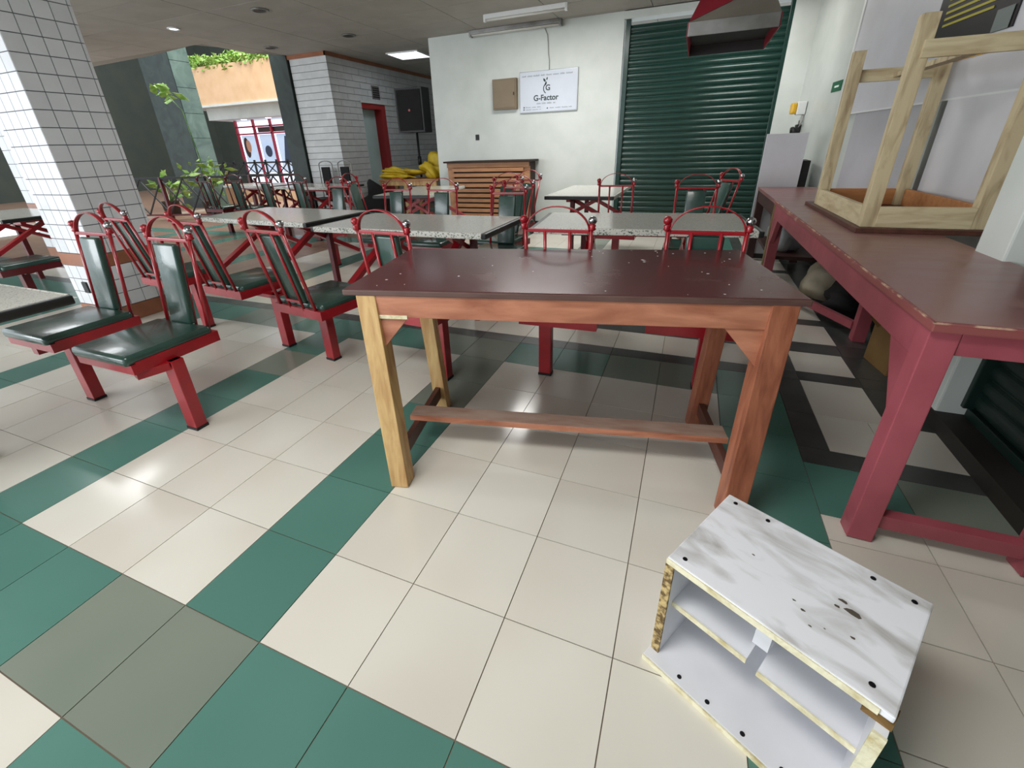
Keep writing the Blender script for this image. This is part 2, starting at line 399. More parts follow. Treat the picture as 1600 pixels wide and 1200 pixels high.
# rear wall of the hidden passage behind the back wall
struct(obj('wall_rear', MB().b2((-4.6,10.3,0),(-1.7,10.45,CEIL)), 'wall_white'))

def slat_shutter(name, label, x0, x1, z0, z1, pitch, m, frame_m, loc, rotz, frame_w=.05):
    t = thing(name, label, 'shutter', loc, rotz)
    nsl = int((z1-z0)/pitch); W = x1-x0
    prof = []
    for k in range(9):
        a = k/8; prof.append((-.004-.016*math.sin(PI*a)**.8, pitch*a*.9))
    prof.append((-.002, pitch*.92)); prof.append((-.002, pitch))
    poly = [(0,-y if False else y,z) for (y,z) in prof]
    mbs = MB(); a = [mbs.bm.verts.new((0,p[1],p[2])) for p in poly]; b = [mbs.bm.verts.new((W,p[1],p[2])) for p in poly]
    for k in range(len(poly)-1): mbs.bm.faces.new((a[k],b[k],b[k+1],a[k+1]))
    c = [mbs.bm.verts.new((0,.012,poly[0][2])), mbs.bm.verts.new((W,.012,poly[0][2])), mbs.bm.verts.new((W,.012,poly[-1][2])), mbs.bm.verts.new((0,.012,poly[-1][2]))]
    mbs.bm.faces.new(c); mbs.bm.faces.new((a[0],c[0],c[1],b[0])); mbs.bm.faces.new((a[-1],b[-1],c[2],c[3]))
    me = mbs.mesh('slat'); me.materials.append(M[m])
    for pl in me.polygons: pl.use_smooth = False
    for k in range(nsl):
        o = bpy.data.objects.new('slat', me); COL.objects.link(o); o.parent = t; o.location = (x0, random.uniform(-.001,.001), z0+k*pitch)
    obj('guide_rail', MB().b2((x0-frame_w,-.05,z0),(x0+.012,.03,z1), .004), frame_m, t)
    obj('guide_rail', MB().b2((x1-.012,-.05,z0),(x1+frame_w,.03,z1), .004), frame_m, t)
    obj('bottom_bar', MB().b2((x0,-.03,z0-.04),(x1,.02,z0+.002), .004), frame_m, t)
    return t
slat_shutter('roller_shutter', 'tall dark green roller shutter closed beside the sign wall', 0.05, 1.87, .045, 2.66, .075, 'shutter_green', 'shutter_green', (1.08,6.64,0), 0)
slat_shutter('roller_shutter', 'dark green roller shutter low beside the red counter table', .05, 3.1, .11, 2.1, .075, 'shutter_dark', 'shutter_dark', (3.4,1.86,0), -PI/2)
t = tag(obj('shutter_box', MB().b2((1.05,6.56,2.655),(2.98,6.64,2.74),.006), 'wall_white'), 'pale box cover above the tall green roller shutter', 'shutter box')

# ------------------------------------------------------------------ tiled columns
def tiled_column(n_, x0, x1, y0, y1, faces, p=.1085):
    root = obj('column', MB().b2((x0+.008,y0+.008,0),(x1-.008,y1-.008,CEIL)), 'column_grout'); struct(root)
    mesh_cache = {}
    def put(c, w, h, ax, m, name):
        k = (round(w,4), round(h,4), ax, m)
        if k not in mesh_cache:
            g = .003
            mb_ = MB().b2((-w/2+g,-.004,-h/2+g),(w/2-g,.005,h/2-g)) if ax == 'y' else MB().b2((-.005,-w/2+g,-h/2+g),(.004,w/2-g,h/2-g))
            me_ = mb_.mesh(name); me_.materials.append(M[m]); mesh_cache[k] = me_
        o = bpy.data.objects.new(name, mesh_cache[k]); COL.objects.link(o); o.parent = root; o.location = c
    rows = [('band',0,.13)]; z = .13
    while z < 2.7:
        if abs(z-(.13+3*p)) < .01: rows.append(('band',z,z+.1)); z += .1
        else: rows.append(('tile',z,z+p)); z += p
    for kind, a, b in rows:
        b = min(b, CEIL); zc = (a+b)/2; h = b-a
        if 'front' in faces:
            if kind == 'band': put(((x0+x1)/2,y0+.002,zc), x1-x0+.006, h, 'y', 'brown_band', 'band')
            else:
                x = x1
                while x > x0+.02:
                    w = min(p, x-x0); put((x-w/2,y0+.004,zc), w, h, 'y', 'column_tile', 'tile'); x -= p
        if 'right' in faces:
            if kind == 'band': put((x1-.002,(y0+y1)/2,zc), y1-y0+.006, h, 'x', 'brown_band', 'band')
            else:
                y = y0
                while y < y1-.02:
                    w = min(p, y1-y); put((x1-.004,y+w/2,zc), w, h, 'x', 'column_tile', 'tile'); y += p
    return root
c1_ = tiled_column(1, -2.5,-2.0,1.47,1.93, ('front','right'), .1085)
c2_ = tiled_column(2, -6.2,-5.55,2.9,3.4, ('front','right'), .1625)
tag(obj('wall_socket', MB().b2((-2.33,1.457,.235),(-2.27,1.471,.325),.004), 'black_plastic'), 'small black socket low on the front of the tiled column', 'socket')

# ------------------------------------------------------------------ white brick block with the red-framed door
bl = MB().b2((-4.6,6.512,0),(-3.812,7.26,CEIL)).b2((-4.6,7.26,2.05),(-3.812,7.99,CEIL)).b2((-4.6,7.99,0),(-3.812,10.35,CEIL)).b2((-4.6,7.26,0),(-4.0,7.99,2.05))
brick = struct(obj('wall_brick', bl, 'brick_joint'))
bm_c = {}
def course(c, w, h, ax):
    k = (round(w,3), ax, round(h,3))
    if k not in bm_c:
        g = .004; me_ = (MB().b2((-w/2,-.014,-h/2+g),(w/2,.002,h/2-g)) if ax == 'y' else MB().b2((-.002,-w/2+.002,-h/2+g),(.014,w/2-.002,h/2-g))).mesh('brick'); me_.materials.append(M['brick_white']); bm_c[k] = me_
    o = bpy.data.objects.new('brick', bm_c[k]); COL.objects.link(o); o.parent = brick; o.location = c
hc = .106
for r in range(25):
    z = .05+hc*(r+.5)
    for s0, w in ((-4.6,.4),(-4.2,.402)) if r%2 else ((-4.6,.2),(-4.4,.4),(-4.0,.202)):
        course((s0+w/2,6.512,z), w, hc, 'y')
    y = 6.5 + (0 if r%2 else -.2)
    while y < 10.2:
        a = max(y,6.5); b = y+.4
        if z < 2.05+hc*.4:
            if a < 7.26 < b: b = 7.26
            elif a >= 7.25 and b <= 8.0: y += .4; continue
            elif a < 7.99 < b: a = 7.99
        if b-a > .03: course((-3.812,(a+b)/2,z), b-a, hc, 'x')
        y += .4
obj('cornice', MB().b2((-4.62,6.47,CEIL-.06),(-3.78,6.5,CEIL)).b2((-3.81,6.47,CEIL-.06),(-3.78,10.3,CEIL)), 'brown_band', brick)
d1 = struct(obj('door_1', MB().b2((-4.0,7.30,0),(-3.97,7.86,1.98)), 'door_glass'))
obj('door_frame', MB().b2((-4.0,7.26,1.96),(-3.80,7.99,2.05)).b2((-4.0,7.86,0),(-3.80,7.99,1.96)).b2((-4.0,7.26,0),(-3.96,7.30,1.96)), 'frame_red', d1)
obj('door_lintel', MB().b2((-3.80,7.2,2.05),(-3.77,8.3,2.075)), 'wall_white', d1)
v = tag(obj('wall_vent', MB().b2((-3.81,7.62,2.13),(-3.79,7.86,2.36),.004), 'metal_grey'), 'small grey square vent above the red-framed door', 'vent')
for k in range(5): obj('louvre', MB().b2((-3.792,7.645,2.16+k*.037),(-3.78,7.835,2.18+k*.037)), 'hood_dark', v)

# ------------------------------------------------------------------ things on the back wall
t = thing('wall_sign', 'white framed sign with dark leaf logo and lettering on the wall', 'sign', (.04,6.6,1.92))
obj('backboard', MB().b2((-.435,-.03,-.265),(.435,0,.265),.008), 'sign_frame', t)
obj('face', MB().b2((-.42,-.034,-.25),(.42,-.029,.25)), 'sign_face', t)
def text(name, body, size, loc, m, parent, bold=0):
    cu = bpy.data.curves.new(name, 'FONT'); cu.body = body; cu.size = size; cu.align_x = 'CENTER'; cu.extrude = .001; cu.offset = bold
    to = bpy.data.objects.new(name+'_curve', cu); COL.objects.link(to)
    bpy.context.view_layer.update()
    me_ = bpy.data.meshes.new_from_object(to.evaluated_get(bpy.context.evaluated_depsgraph_get()))
    bpy.data.objects.remove(to)
    me_.transform(Matrix.Rotation(PI/2,4,'X')); me_.materials.clear()
    return obj(name, me_, m, parent, loc=loc)
text('lettering', 'G-Factor', .102, (-.03,-.036,-.112), 'sign_ink', t, .002)
text('emblem_letter', 'G', .1, (0,-.036,.012), 'sign_ink', t, .002)
lg = MB()
arc = lambda r0, r1, a0, a1, cx, cz: [(cx+r0*math.cos(math.radians(a0+(a1-a0)*k/10)), -.036, cz+r0*math.sin(math.radians(a0+(a1-a0)*k/10))) for k in range(11)] + [(cx+r1*math.cos(math.radians(a1+(a0-a1)*k/10)), -.036, cz+r1*math.sin(math.radians(a1+(a0-a1)*k/10))) for k in range(11)]
lg.prism(arc(.072,.06,110,240,0,.035), (0,.002,0))
def leafp(cx, cz, L, w, a):
    pts = []
    for k in range(9): u = k/8; pts.append((u*L, w*math.sin(PI*u)))
    for k in range(7,0,-1): u = k/8; pts.append((u*L, -w*math.sin(PI*u)))
    ca, sa = math.cos(math.radians(a)), math.sin(math.radians(a))
    return [(cx+x*ca-z*sa, -.036, cz+x*sa+z*ca) for x,z in pts]
lg.prism(leafp(-.035,.115,.06,.014,125), (0,.002,0)); lg.prism(leafp(-.02,.135,.045,.009,75), (0,.002,0)); lg.prism(leafp(-.045,.07,.06,.012,65),(0,.002,0))
obj('leaf_emblem', lg, 'sign_ink', t)
def scribble(z, x0, x1, h, seed, m):
    rnd = random.Random(seed); g = MB(); x = x0
    while x < x1:
        wl = rnd.uniform(.05,.1)
        e = min(x+wl, x1); xx = x
        while xx < e-.006:
            cw = rnd.uniform(.006,.011); hh = h*rnd.choice((.7,.7,1)); g.b2((xx,-.0355,z),(xx+cw*.62,-.0345,z+hh)); xx += cw
        x = e+.018
    o = obj('small_print', g, m, t); o['kind'] = 'stuff'; return o
scribble(.195,-.39,.37,.02,3,'sign_faint'); scribble(-.158,-.17,.12,.022,4,'sign_faint'); scribble(-.198,-.34,-.1,.014,5,'sign_faint'); scribble(-.23,-.34,-.1,.014,6,'sign_faint'); scribble(-.22,.03,.36,.014,7,'sign_faint')
obj('marker_dot', MB().b2((-.375,-.0355,-.2),(-.357,-.0345,-.183)).b2((-.375,-.0355,-.23),(-.36,-.0345,-.212)).b2((-.015,-.0355,-.222),(.003,-.0345,-.207)), 'sign_ink', t)
b = tag(obj('distribution_box', MB().b2((-.81,6.52,1.72),(-.43,6.6,2.12),.006), 'panel_khaki'), 'brown metal electrical box on the wall beside the sign', 'electrical box')
obj('box_door', MB().b2((-.79,6.512,1.74),(-.45,6.522,2.10),.003), 'panel_khaki', b); obj('lock', MB().b2((-.475,6.506,1.9),(-.46,6.513,1.94)), 'black_plastic', b)
tag(obj('wall_socket', MB().b2((-1.16,6.588,1.32),(-1.10,6.6,1.40),.003), 'black_plastic'), 'small black socket on the white wall left of the sign', 'socket')
tag(obj('cable', MB().tube([(-.02,6.592,2.68),(.02,6.59,2.6),(.03,6.592,2.5),(.035,6.59,2.38),(.05,6.592,2.3),(.05,6.592,2.18)], .006, 6), 'cable', smooth=True), 'thin grey cable hanging from ceiling down to the sign', 'cable')
def batten(label, x0, x1, y, z, two=False):
    t = thing('tube_light', label, 'tube light', ((x0+x1)/2,y,z)); L = x1-x0
    obj('housing', MB().b2((-L/2,-.045 if two else -.03,-.05),(L/2,.045 if two else .03,0),.005), 'metal_grey' if two else 'white_plastic', t)
    for yy in ((-.022,.022) if two else (0,)): obj('tube', MB().tube([(-L/2+.02,yy,-.062),(L/2-.02,yy,-.062)], .013, 8), 'tube_off', t, True)
    for sx in (-1,1): obj('end_cap', MB().b2((sx*L/2-.015,-.045 if two else -.02,-.08),(sx*L/2+.015,.045 if two else .02,0),.003), 'metal_grey' if two else 'white_plastic', t)
batten('unlit grey twin tube fixture along the top of the sign wall', -1.12, .22, 6.53, CEIL, True)
batten('unlit white single tube fitting on the ceiling before the sign wall', -.6, .47, 5.86, CEIL)
def downlight(label, x, y, lit, r=.075):
    t = thing('downlight', label, 'ceiling light', (x,y,CEIL))
    obj('rim', MB().lathe([(r,0),(r,-.012),(r*.8,-.016),(r*.72,-.004)], 20), 'white_plastic' if lit else 'metal_grey', t, True)
    obj('lamp', MB().lathe([(r*.7,-.004),(r*.66,-.009),(.01,-.011)], 16), 'lamp_glow' if lit else 'hood_dark', t, True)
downlight('glowing round downlight in the ceiling near the tiled column', -4.4, 4.4, True)
downlight('unlit round downlight in ceiling, nearest the top edge', -2.8, 4.35, False, .1)
downlight('unlit round downlight in ceiling above the dark green post', -4.3, 5.86, False, .1)
downlight('unlit round downlight in ceiling before the brick corner', -2.75, 5.84, False, .1)
downlight('dark round ceiling fitting close beside the white tube light', -.11, 6.02, False, .09)
t = thing('ceiling_panel_light', 'lit square ceiling light with louvre cells by the loudspeaker', 'ceiling light', (-2.8,7.5,CEIL), .1)
obj('frame', MB().b2((-.3,-.3,-.02),(.3,-.28,0)).b2((-.3,.28,-.02),(.3,.3,0)).b2((-.3,-.28,-.02),(-.28,.28,0)).b2((.28,-.28,-.02),(.3,.28,0)), 'white_plastic', t)
obj('diffuser', MB().b2((-.28,-.28,-.006),(.28,.28,-.001)), 'lamp_glow', t)
for k in range(7): obj('louvre', MB().b2((-.28,-.21+k*.07-.003,-.02),(.28,-.21+k*.07+.003,-.007)), 'white_plastic', t)
for k in range(3): obj('louvre', MB().b2((-.14+k*.14-.003,-.28,-.02),(-.14+k*.14+.003,.28,-.007)), 'white_plastic', t)

# ------------------------------------------------------------------ extractor hood
t = thing('extractor_hood', 'hanging metal extractor hood with red left side before the shutter', 'hood', (2.275,4.7,1.985))
W2, D2 = .33, .5
obj('front_lip', MB().b2((-W2,-D2-.01,0),(W2,-D2,.1),.004), 'metal_grey', t)
obj('side_lip', MB().b2((-W2-.01,-D2,0),(-W2,D2,.1),.003).b2((W2,-D2,0),(W2+.01,D2,.1),.003), 'hood_red', t)
obj('rear_lip', MB().b2((-W2,D2-.01,0),(W2,D2,.1)), 'hood_dark', t)
tw, td, tz = .13, .13, .62
B = [(-W2,-D2,.1),(W2,-D2,.1),(W2,D2,.1),(-W2,D2,.1)]; T_ = [(-tw,-td,tz),(tw,-td,tz),(tw,td,tz),(-tw,td,tz)]
def slab(pts, th):
    n_ = (Vector(pts[1])-Vector(pts[0])).cross(Vector(pts[2])-Vector(pts[0])).normalized()*th
    return MB().prism(pts, n_)
obj('front_panel', slab([B[0],B[1],T_[1],T_[0]], -.006), 'hood_beige', t)
obj('right_panel', slab([B[1],B[2],T_[2],T_[1]], -.006), 'hood_beige', t)
obj('left_panel', slab([B[3],B[0],T_[0],T_[3]], -.006), 'hood_red', t)
obj('rear_panel', slab([B[2],B[3],T_[3],T_[2]], -.006), 'hood_red', t)
fp = lambda a, bb: Vector(B[0])*(1-a)*(1-bb)+Vector(B[1])*a*(1-bb)+Vector(T_[0])*(1-a)*bb+Vector(T_[1])*a*bb + Vector((0,-.004,.002))
obj('red_facing', slab([fp(0,0),fp(.55,.28),fp(.3,.75),fp(.4,1),fp(0,1)], .003), 'hood_red', t)
obj('duct', MB().b2((-.12,-.12,tz),(.12,.12,CEIL-1.985),.004), 'metal_grey', t)
obj('inner_baffle', MB().b2((-W2+.01,-D2+.01,.085),(W2-.01,D2-.01,.095)), 'hood_dark', t)

# ------------------------------------------------------------------ right wall fittings
def on_wall(y, z, off=0): return (wx(y)-off, y, z)
WA = math.atan(.095)
def wall_plate(name, y0, y1, z0, z1, th, m, parent=None, off=0):
    a = Vector((wx(y0)-off,y0,0)); b_ = Vector((wx(y1)-off,y1,0)); n_ = Vector((-1,-.095,0)).normalized()*th
    return obj(name, MB().prism([(a.x,a.y,z0),(b_.x,b_.y,z0),(b_.x,b_.y,z1),(a.x,a.y,z1)], n_), m, parent)
bd = tag(wall_plate('wall_board', 2.05, 5.15, 1.385, 2.7, .02, 'board_white'), 'large white board covering the upper right wall behind the upturned table', 'board')
wall_plate('edge_trim', 5.13, 5.17, 1.375, 2.7, .03, 'white_plastic', bd); wall_plate('bottom_trim', 2.05, 5.15, 1.375, 1.387, .024, 'white_plastic', bd)
tag(wall_plate('leaning_panel', 3.62, 4.75, .745, 1.375, .012, 'board_grey'), 'grey white panel standing on the red counter, behind the far upturned legs', 'board')
pn = tag(wall_plate('leaning_panel', 2.06, 3.37, .745, 1.375, .014, 'board_white', off=.02), 'bright white panel on red counter nearest the white pillar', 'board')
wall_plate('side_trim', 3.37, 3.43, .745, 1.375, .016, 'metal_grey', pn, off=.02)
ps = tag(wall_plate('menu_poster', 3.05, 3.82, 1.68, 2.4, .008, 'poster_black', off=.021), 'black menu poster with yellow stripes high on the white board', 'poster')
for k in range(9): wall_plate('stripe', 3.25, 3.72, 1.80+k*.034, 1.813+k*.034, .002, 'poster_yellow', ps, off=.03)
wall_plate('picture', 3.07, 3.2, 1.68, 1.78, .002, 'poster_grey', ps, off=.032)
tag(wall_plate('wall_sticker', 3.06, 3.5, 1.585, 1.64, .006, 'poster_amber', off=.021), 'yellow strip stuck under the black menu poster', 'sticker')
tag(wall_plate('wall_sticker', 2.6, 3.0, 1.76, 2.0, .006, 'poster_crimson', off=.021), 'crimson card on the wall right of the black poster', 'sticker')
sg = tag(wall_plate('exit_sign', 5.3, 5.55, 1.6, 1.69, .006, 'green_sign'), 'small green sign with white arrow on the right wall', 'sign')
wall_plate('arrow', 5.36, 5.47, 1.635, 1.652, .002, 'sign_white', sg, off=.006)
eb = thing('alarm_box', 'yellow and white alarm light box on the back right wall', 'alarm box', (wx(6.3),6.3,1.5), PI+WA*0)
obj('case', MB().b2((0,-.07,-.06),(.09,.07,.08),.01), 'white_plastic', eb); obj('lamp_cover', MB().b2((.09,-.06,-.05),(.15,.06,.07),.02), 'yellow_plastic', eb); obj('bulb', MB().lathe([(.015,0),(.02,.02),(.004,.03)],8,(.12,-.07,.0)), 'lamp_glow', eb)
tag(obj('wall_cable', MB().tube([(wx(6.25)-.02,6.25,1.44),(wx(6.2)-.03,6.2,1.36),(wx(6.3)-.03,6.3,1.3),(wx(6.35)-.02,6.35,1.38)], .008, 6), 'cable', smooth=True), 'loose white wire looped under the yellow alarm box', 'cable')
hs_ = thing('wall_handset', 'small black handset on the wall under the yellow alarm box', 'handset', (wx(6.33),6.33,1.3))
obj('cradle', MB().b2((-.05,-.05,-.06),(0,.05,.04),.008), 'black_plastic', hs_); obj('receiver', MB().tube([(-.06,-.08,-.05),(-.08,-.04,.0),(-.08,.04,.0),(-.06,.08,-.05)],[.026,.018,.018,.026],8), 'black_plastic', hs_, True)
wc = thing('white_partition', 'plain white upright board at the far end of the counters', 'board', (2.955,5.08,0))
obj('board', MB().b2((-.18,-.012,.05),(.18,.012,1.24),.003), 'board_white', wc); obj('foot_rail', MB().b2((-.175,-.03,0),(.175,.03,.05)), 'skirting', wc)
tag(obj('gap_shade_block', MB().prism([(3.06,5.25,0),(3.24,5.25,0),(3.26,5.6,0),(3.06,5.6,0)],(0,0,.98)), 'black_plastic'), 'dark block added for the shade behind the white upright board', 'shade block')  # added dark block in place of the shade in this gap

# ------------------------------------------------------------------ foreground brown work table
BT = thing('work_table', 'glossy dark brown wooden work table on mixed legs in the foreground', 'table', (1.727,1.126,0), math.radians(12.0))
H = .785
obj('tabletop', MB().b2((-.725,-.300,H-.022),(.72,.352,H-.002),.004), 'maroon_edge', BT)
obj('laminate', MB().b2((-.72,-.295,H-.003),(.715,.347,H)), 'maroon_top', BT)
def chips(parent, n, seed, x, y, z, m='chip_pale'):
    rnd = random.Random(seed); g = MB()
    for k in range(n):
        cx, cy, s = rnd.uniform(*x), rnd.uniform(*y), rnd.uniform(.0012,.004)
        g.prism([(cx+s*rnd.uniform(.6,1.8)*math.cos(a),cy+s*rnd.uniform(.6,1.2)*math.sin(a),z) for a in (0,1.2,2.5,3.8,5)], (0,0,.0005))
    o = obj('chip_marks', g, m, parent); o['kind'] = 'stuff'; return o
chips(BT, 26, 2, (.05,.69), (-.28,.33), H, 'white_plastic'); chips(BT, 8, 4, (-.69,.0), (-.28,.2), H, 'white_plastic')
LX0, LX1, LYF, LYB, lw = -.645, .655, -.262, .225, .066
for x, y, m, w in ((LX0,LYF,'pine',.07),(LX1,LYF,'stain_wood',.075),(LX0,LYB,'pine',.062),(LX1,LYB,'stain_wood',.066)):
    yb_ = y-.075 if y < 0 else y-.01   # the front legs splay a little
    obj('leg', MB().bar((x+(.05 if x < 0 else -.038),yb_,0),(x,y,H-.022),w,w,.003,up=(1,0,0)), m, BT)
obj('apron', MB().b2((LX0+.034,LYF-.033,H-.098),(LX1-.036,LYF-.003,H-.022),.002), 'stain_wood_h', BT)
obj('apron', MB().b2((LX0+.03,LYB+.0,H-.1),(LX1-.03,LYB+.028,H-.022),.002), 'stain_wood_h', BT)
for x in (LX0,LX1): obj('apron', MB().b2((x-.014,LYF+.033,H-.1),(x+.014,LYB-.03,H-.022),.002), 'stain_wood', BT)
def brace(x, sx, y, L, m): obj('corner_brace', MB().prism([(x,y,H-.098),(x+sx*L,y,H-.098),(x,y-.006,H-.098-L*1.15)], (0,.024,0)), m, BT)
brace(LX0+.036,1,LYF-.028,.105,'stain_wood_h'); brace(LX1-.038,-1,LYF-.028,.115,'stain_wood_h')
obj('brace_edge', MB().b2((LX0+.036,LYF-.0345,H-.103),(LX0+.14,LYF-.01,H-.09)), 'chip_pale', BT)
for x in (LX0+.04,LX1-.03): obj('side_stretcher', MB().b2((x-.012,LYF-.03,.075),(x+.012,LYB-.028,.135),.002), 'stain_dark', BT)
obj('long_stretcher', MB().b2((LX0+.01,-.10,.136),(LX1,-.02,.16),.002), 'dusty_wood', BT)
obj('stretcher_face', MB().b2((LX0+.01,-.106,.136),(LX1,-.0995,.159)), 'stain_wood_h', BT)

# ------------------------------------------------------------------ red counter tables along the right wall
RT = thing('counter_table', 'long rose red wooden counter table beside the right wall', 'table', (0,0,0))
RZ = .745
rx0, rx1, ry0, ry1 = 2.788, 3.30, 1.02, 3.83
obj('tabletop', MB().b2((rx0-.01,ry0-.02,RZ-.03),(rx1,ry1,RZ-.002),.004), 'worn_edge', RT)
obj('edge_highlight_wear', MB().b2((rx0-.0112,ry0-.0212,RZ-.006),(rx0-.006,ry1,RZ-.0012)).b2((rx0-.0112,ry0-.0212,RZ-.006),(rx1,ry0-.016,RZ-.0012)), 'edge_pale', RT)  # pale line is an edge highlight put into the colour, with worn breaks
obj('laminate', MB().b2((rx0-.004,ry0-.012,RZ-.003),(rx1-.002,ry1-.002,RZ)), 'rose_top', RT)
for x in (rx0+.035, rx1-.05):
    for y in (ry0+.04, ry1-.06) if x < 3 else (ry0+.04, 2.8):
        obj('leg', MB().bar((x-(.035 if y < 1.2 else 0),y-(.075 if y < 1.2 else 0),0),(x,y,RZ-.03),.07,.07,.003,up=(1,0,0)), 'rose_paint', RT)
obj('apron', MB().b2((rx0,ry0+.07,RZ-.13),(rx0+.025,ry1-.09,RZ-.03),.002), 'rose_paint', RT)
obj('apron', MB().b2((rx0+.07,ry0+.005,RZ-.10),(rx1-.085,ry0+.03,RZ-.03),.002), 'rose_paint', RT)
for y, s in ((ry0+.075,1),(ry1-.095,-1)): obj('corner_brace', MB().prism([(rx0+.002,y,RZ-.13),(rx0+.002,y+s*.14,RZ-.13),(rx0+.002,y,RZ-.33)], (.03,0,0)), 'rose_paint', RT)
obj('stretcher', MB().b2((rx0+.04,ry0-.05,.05),(rx1-.12,ry0-.01,.10),.002), 'rose_paint', RT)
obj('stretcher', MB().bar((rx0+.06,ry1-.12,.09),(rx1-.08,2.83,.09),.03,.05), 'rose_paint', RT)
T2 = thing('counter_table', 'dark brown counter table with olive leg beyond the red counter', 'table', (0,0,0))
obj('tabletop', MB().b2((2.785,3.835,RZ-.03),(3.29,5.03,RZ),.003), 'rose_top', T2)
obj('apron', MB().b2((2.79,3.9,RZ-.13),(2.82,5.0,RZ-.03)), 'dark_brown', T2)
obj('leg', MB().b2((2.79,3.84,0),(2.86,3.91,RZ-.03),.003), 'olive_paint', T2)
obj('leg', MB().b2((2.79,4.95,0),(2.86,5.02,RZ-.03),.003), 'dark_brown', T2)
for y in (3.9,4.96): obj('leg', MB().b2((3.2,y-.03,0),(3.27,y+.03,RZ-.03),.003), 'dark_brown', T2)
obj('corner_brace', MB().prism([(2.8,3.91,RZ-.13),(2.8,4.04,RZ-.13),(2.8,3.91,RZ-.25)], (.03,0,0)), 'dark_brown', T2)
obj('shelf', MB().b2((2.85,3.95,.24),(3.26,4.9,.27)), 'dark_brown', T2)
tag(blob('sack', 'sack_white', None, (0,0,0), (.13,.15,.19), 3, amp=.25, loc=(2.99,4.25,.407)), 'white plastic sack on the shelf under the dark counter', 'sack')
tag(blob('sack', 'cream_cloth', None, (0,0,0), (.13,.12,.17), 9, amp=.3, loc=(3.2,3.66,.125)), 'cream cloth bundle on the floor under the red counter', 'sack')
tag(blob('sack', 'black_cloth', None, (0,0,0), (.11,.16,.12), 12, amp=.35, loc=(3.28,3.32,.088)), 'black bag on the floor under the red counter', 'bag')
tag(blob('sack', 'black_cloth', None, (0,0,0), (.09,.13,.28), 15, amp=.25, loc=(3.42,2.85,.203)), 'black bag against wall behind the red counter leg', 'bag')
bx = thing('cardboard_box', 'tan cardboard box on the floor under the red counter', 'box', (3.34,2.42,0), .15)
obj('body', MB().b2((-.11,-.12,0),(.11,.12,.32),.004), 'tan_card', bx); obj('flap', MB().bar((-.11,-.05,.32),(-.16,-.05,.38),.004,.2), 'tan_card', bx); obj('flap', MB().bar((.11,0,.32),(.13,0,.39),.004,.2), 'tan_card', bx)

# ------------------------------------------------------------------ upturned pale table
UT = thing('upturned_table', 'pale pine table upside down on the red counter, legs in the air', 'table', (3.22,2.97,RZ), math.radians(0.4))
uw, ud = .28, .595
obj('tabletop', MB().b2((-uw,-ud,0),(uw,ud,.024),.003), 'stain_dark', UT)
for x in (-uw+.06,uw-.06):
    for y in (-ud+.07,ud-.16):
        obj('leg', MB().b2((x-.032,y-.028,.024),(x+.032,y+.028,.93),.003), 'pine_pale', UT)
obj('apron', MB().b2((-uw+.09,-ud+.04,.024),(uw-.09,-ud+.065,.125),.002), 'pine_pale_h', UT)
obj('apron', MB().b2((-uw+.09,ud-.155,.024),(uw-.09,ud-.13,.125),.002), 'plywood_inner', UT)
obj('apron', MB().b2((-uw+.03,-ud+.1,.024),(-uw+.055,ud-.19,.125),.002), 'pine_pale_v', UT)
obj('apron', MB().b2((uw-.055,-ud+.1,.024),(uw-.03,ud-.19,.125),.002), 'plywood_inner', UT)
obj('end_stretcher', MB().b2((-uw+.06,-ud+.035,.76),(uw-.03,-ud+.06,.83),.002), 'pine_pale_h', UT)
obj('end_stretcher', MB().b2((-uw+.06,ud-.15,.76),(uw-.06,ud-.125,.83),.002), 'pine_pale_h', UT)
obj('long_stretcher', MB().b2((-.01,-ud+.06,.775),(.05,ud-.15,.80),.002), 'pine_pale', UT)

# ------------------------------------------------------------------ white box shelf on the floor
WB = thing('shelf_box', 'battered white open shelf box with stained top standing on the floor', 'shelf box', (2.44,.388,0), math.atan2(-.185,.342))
L_, D_, Hb = .408, .298, .345
# local x along the long side, -y is the open front
obj('top_panel', MB().b2((-L_/2,-D_/2,Hb-.016),(L_/2,D_/2,Hb),.003), 'board_dirty', WB)
obj('top_edge', MB().b2((-L_/2,-D_/2-.003,Hb-.017),(L_/2-.02,-D_/2,Hb-.002)), 'chip_pale', WB)
obj('bottom_panel', MB().b2((-L_/2-.005,-D_/2-.03,0),(L_/2+.005,D_/2,.016),.002), 'board_clean', WB)
obj('bottom_edge', MB().b2((-L_/2-.005,-D_/2-.034,.0),(L_/2+.005,-D_/2-.03,.0155)), 'chip_pale', WB)
obj('side_panel', MB().b2((-L_/2,-D_/2+.004,.016),(-L_/2+.018,D_/2,Hb-.016)), 'board_clean', WB)
obj('side_edge', MB().b2((-L_/2-.001,-D_/2-.002,.016),(-L_/2+.019,-D_/2+.004,Hb-.016)), 'chipboard', WB)
obj('side_panel', MB().b2((L_/2-.018,-D_/2-.02,.016),(L_/2,D_/2,Hb-.03)), 'board_clean', WB)
obj('side_edge', MB().b2((L_/2-.019,-D_/2-.026,.016),(L_/2+.001,-D_/2-.02,Hb-.03)), 'chip_pale', WB)
obj('broken_corner', MB().prism([(L_/2-.04,-D_/2-.004,Hb-.03),(L_/2+.002,-D_/2-.004,Hb-.03),(L_/2+.003,-D_/2+.02,Hb-.014),(L_/2-.03,-D_/2-.004,Hb-.017)],(0,.012,0)), 'tan_card', WB)
obj('back_panel', MB().b2((-L_/2+.018,D_/2-.01,.016),(L_/2-.018,D_/2,Hb-.016)), 'board_clean', WB)
obj('divider', MB().b2((-.02,-D_/2+.075,.185),(.012,D_/2-.01,Hb-.016)), 'board_clean', WB)
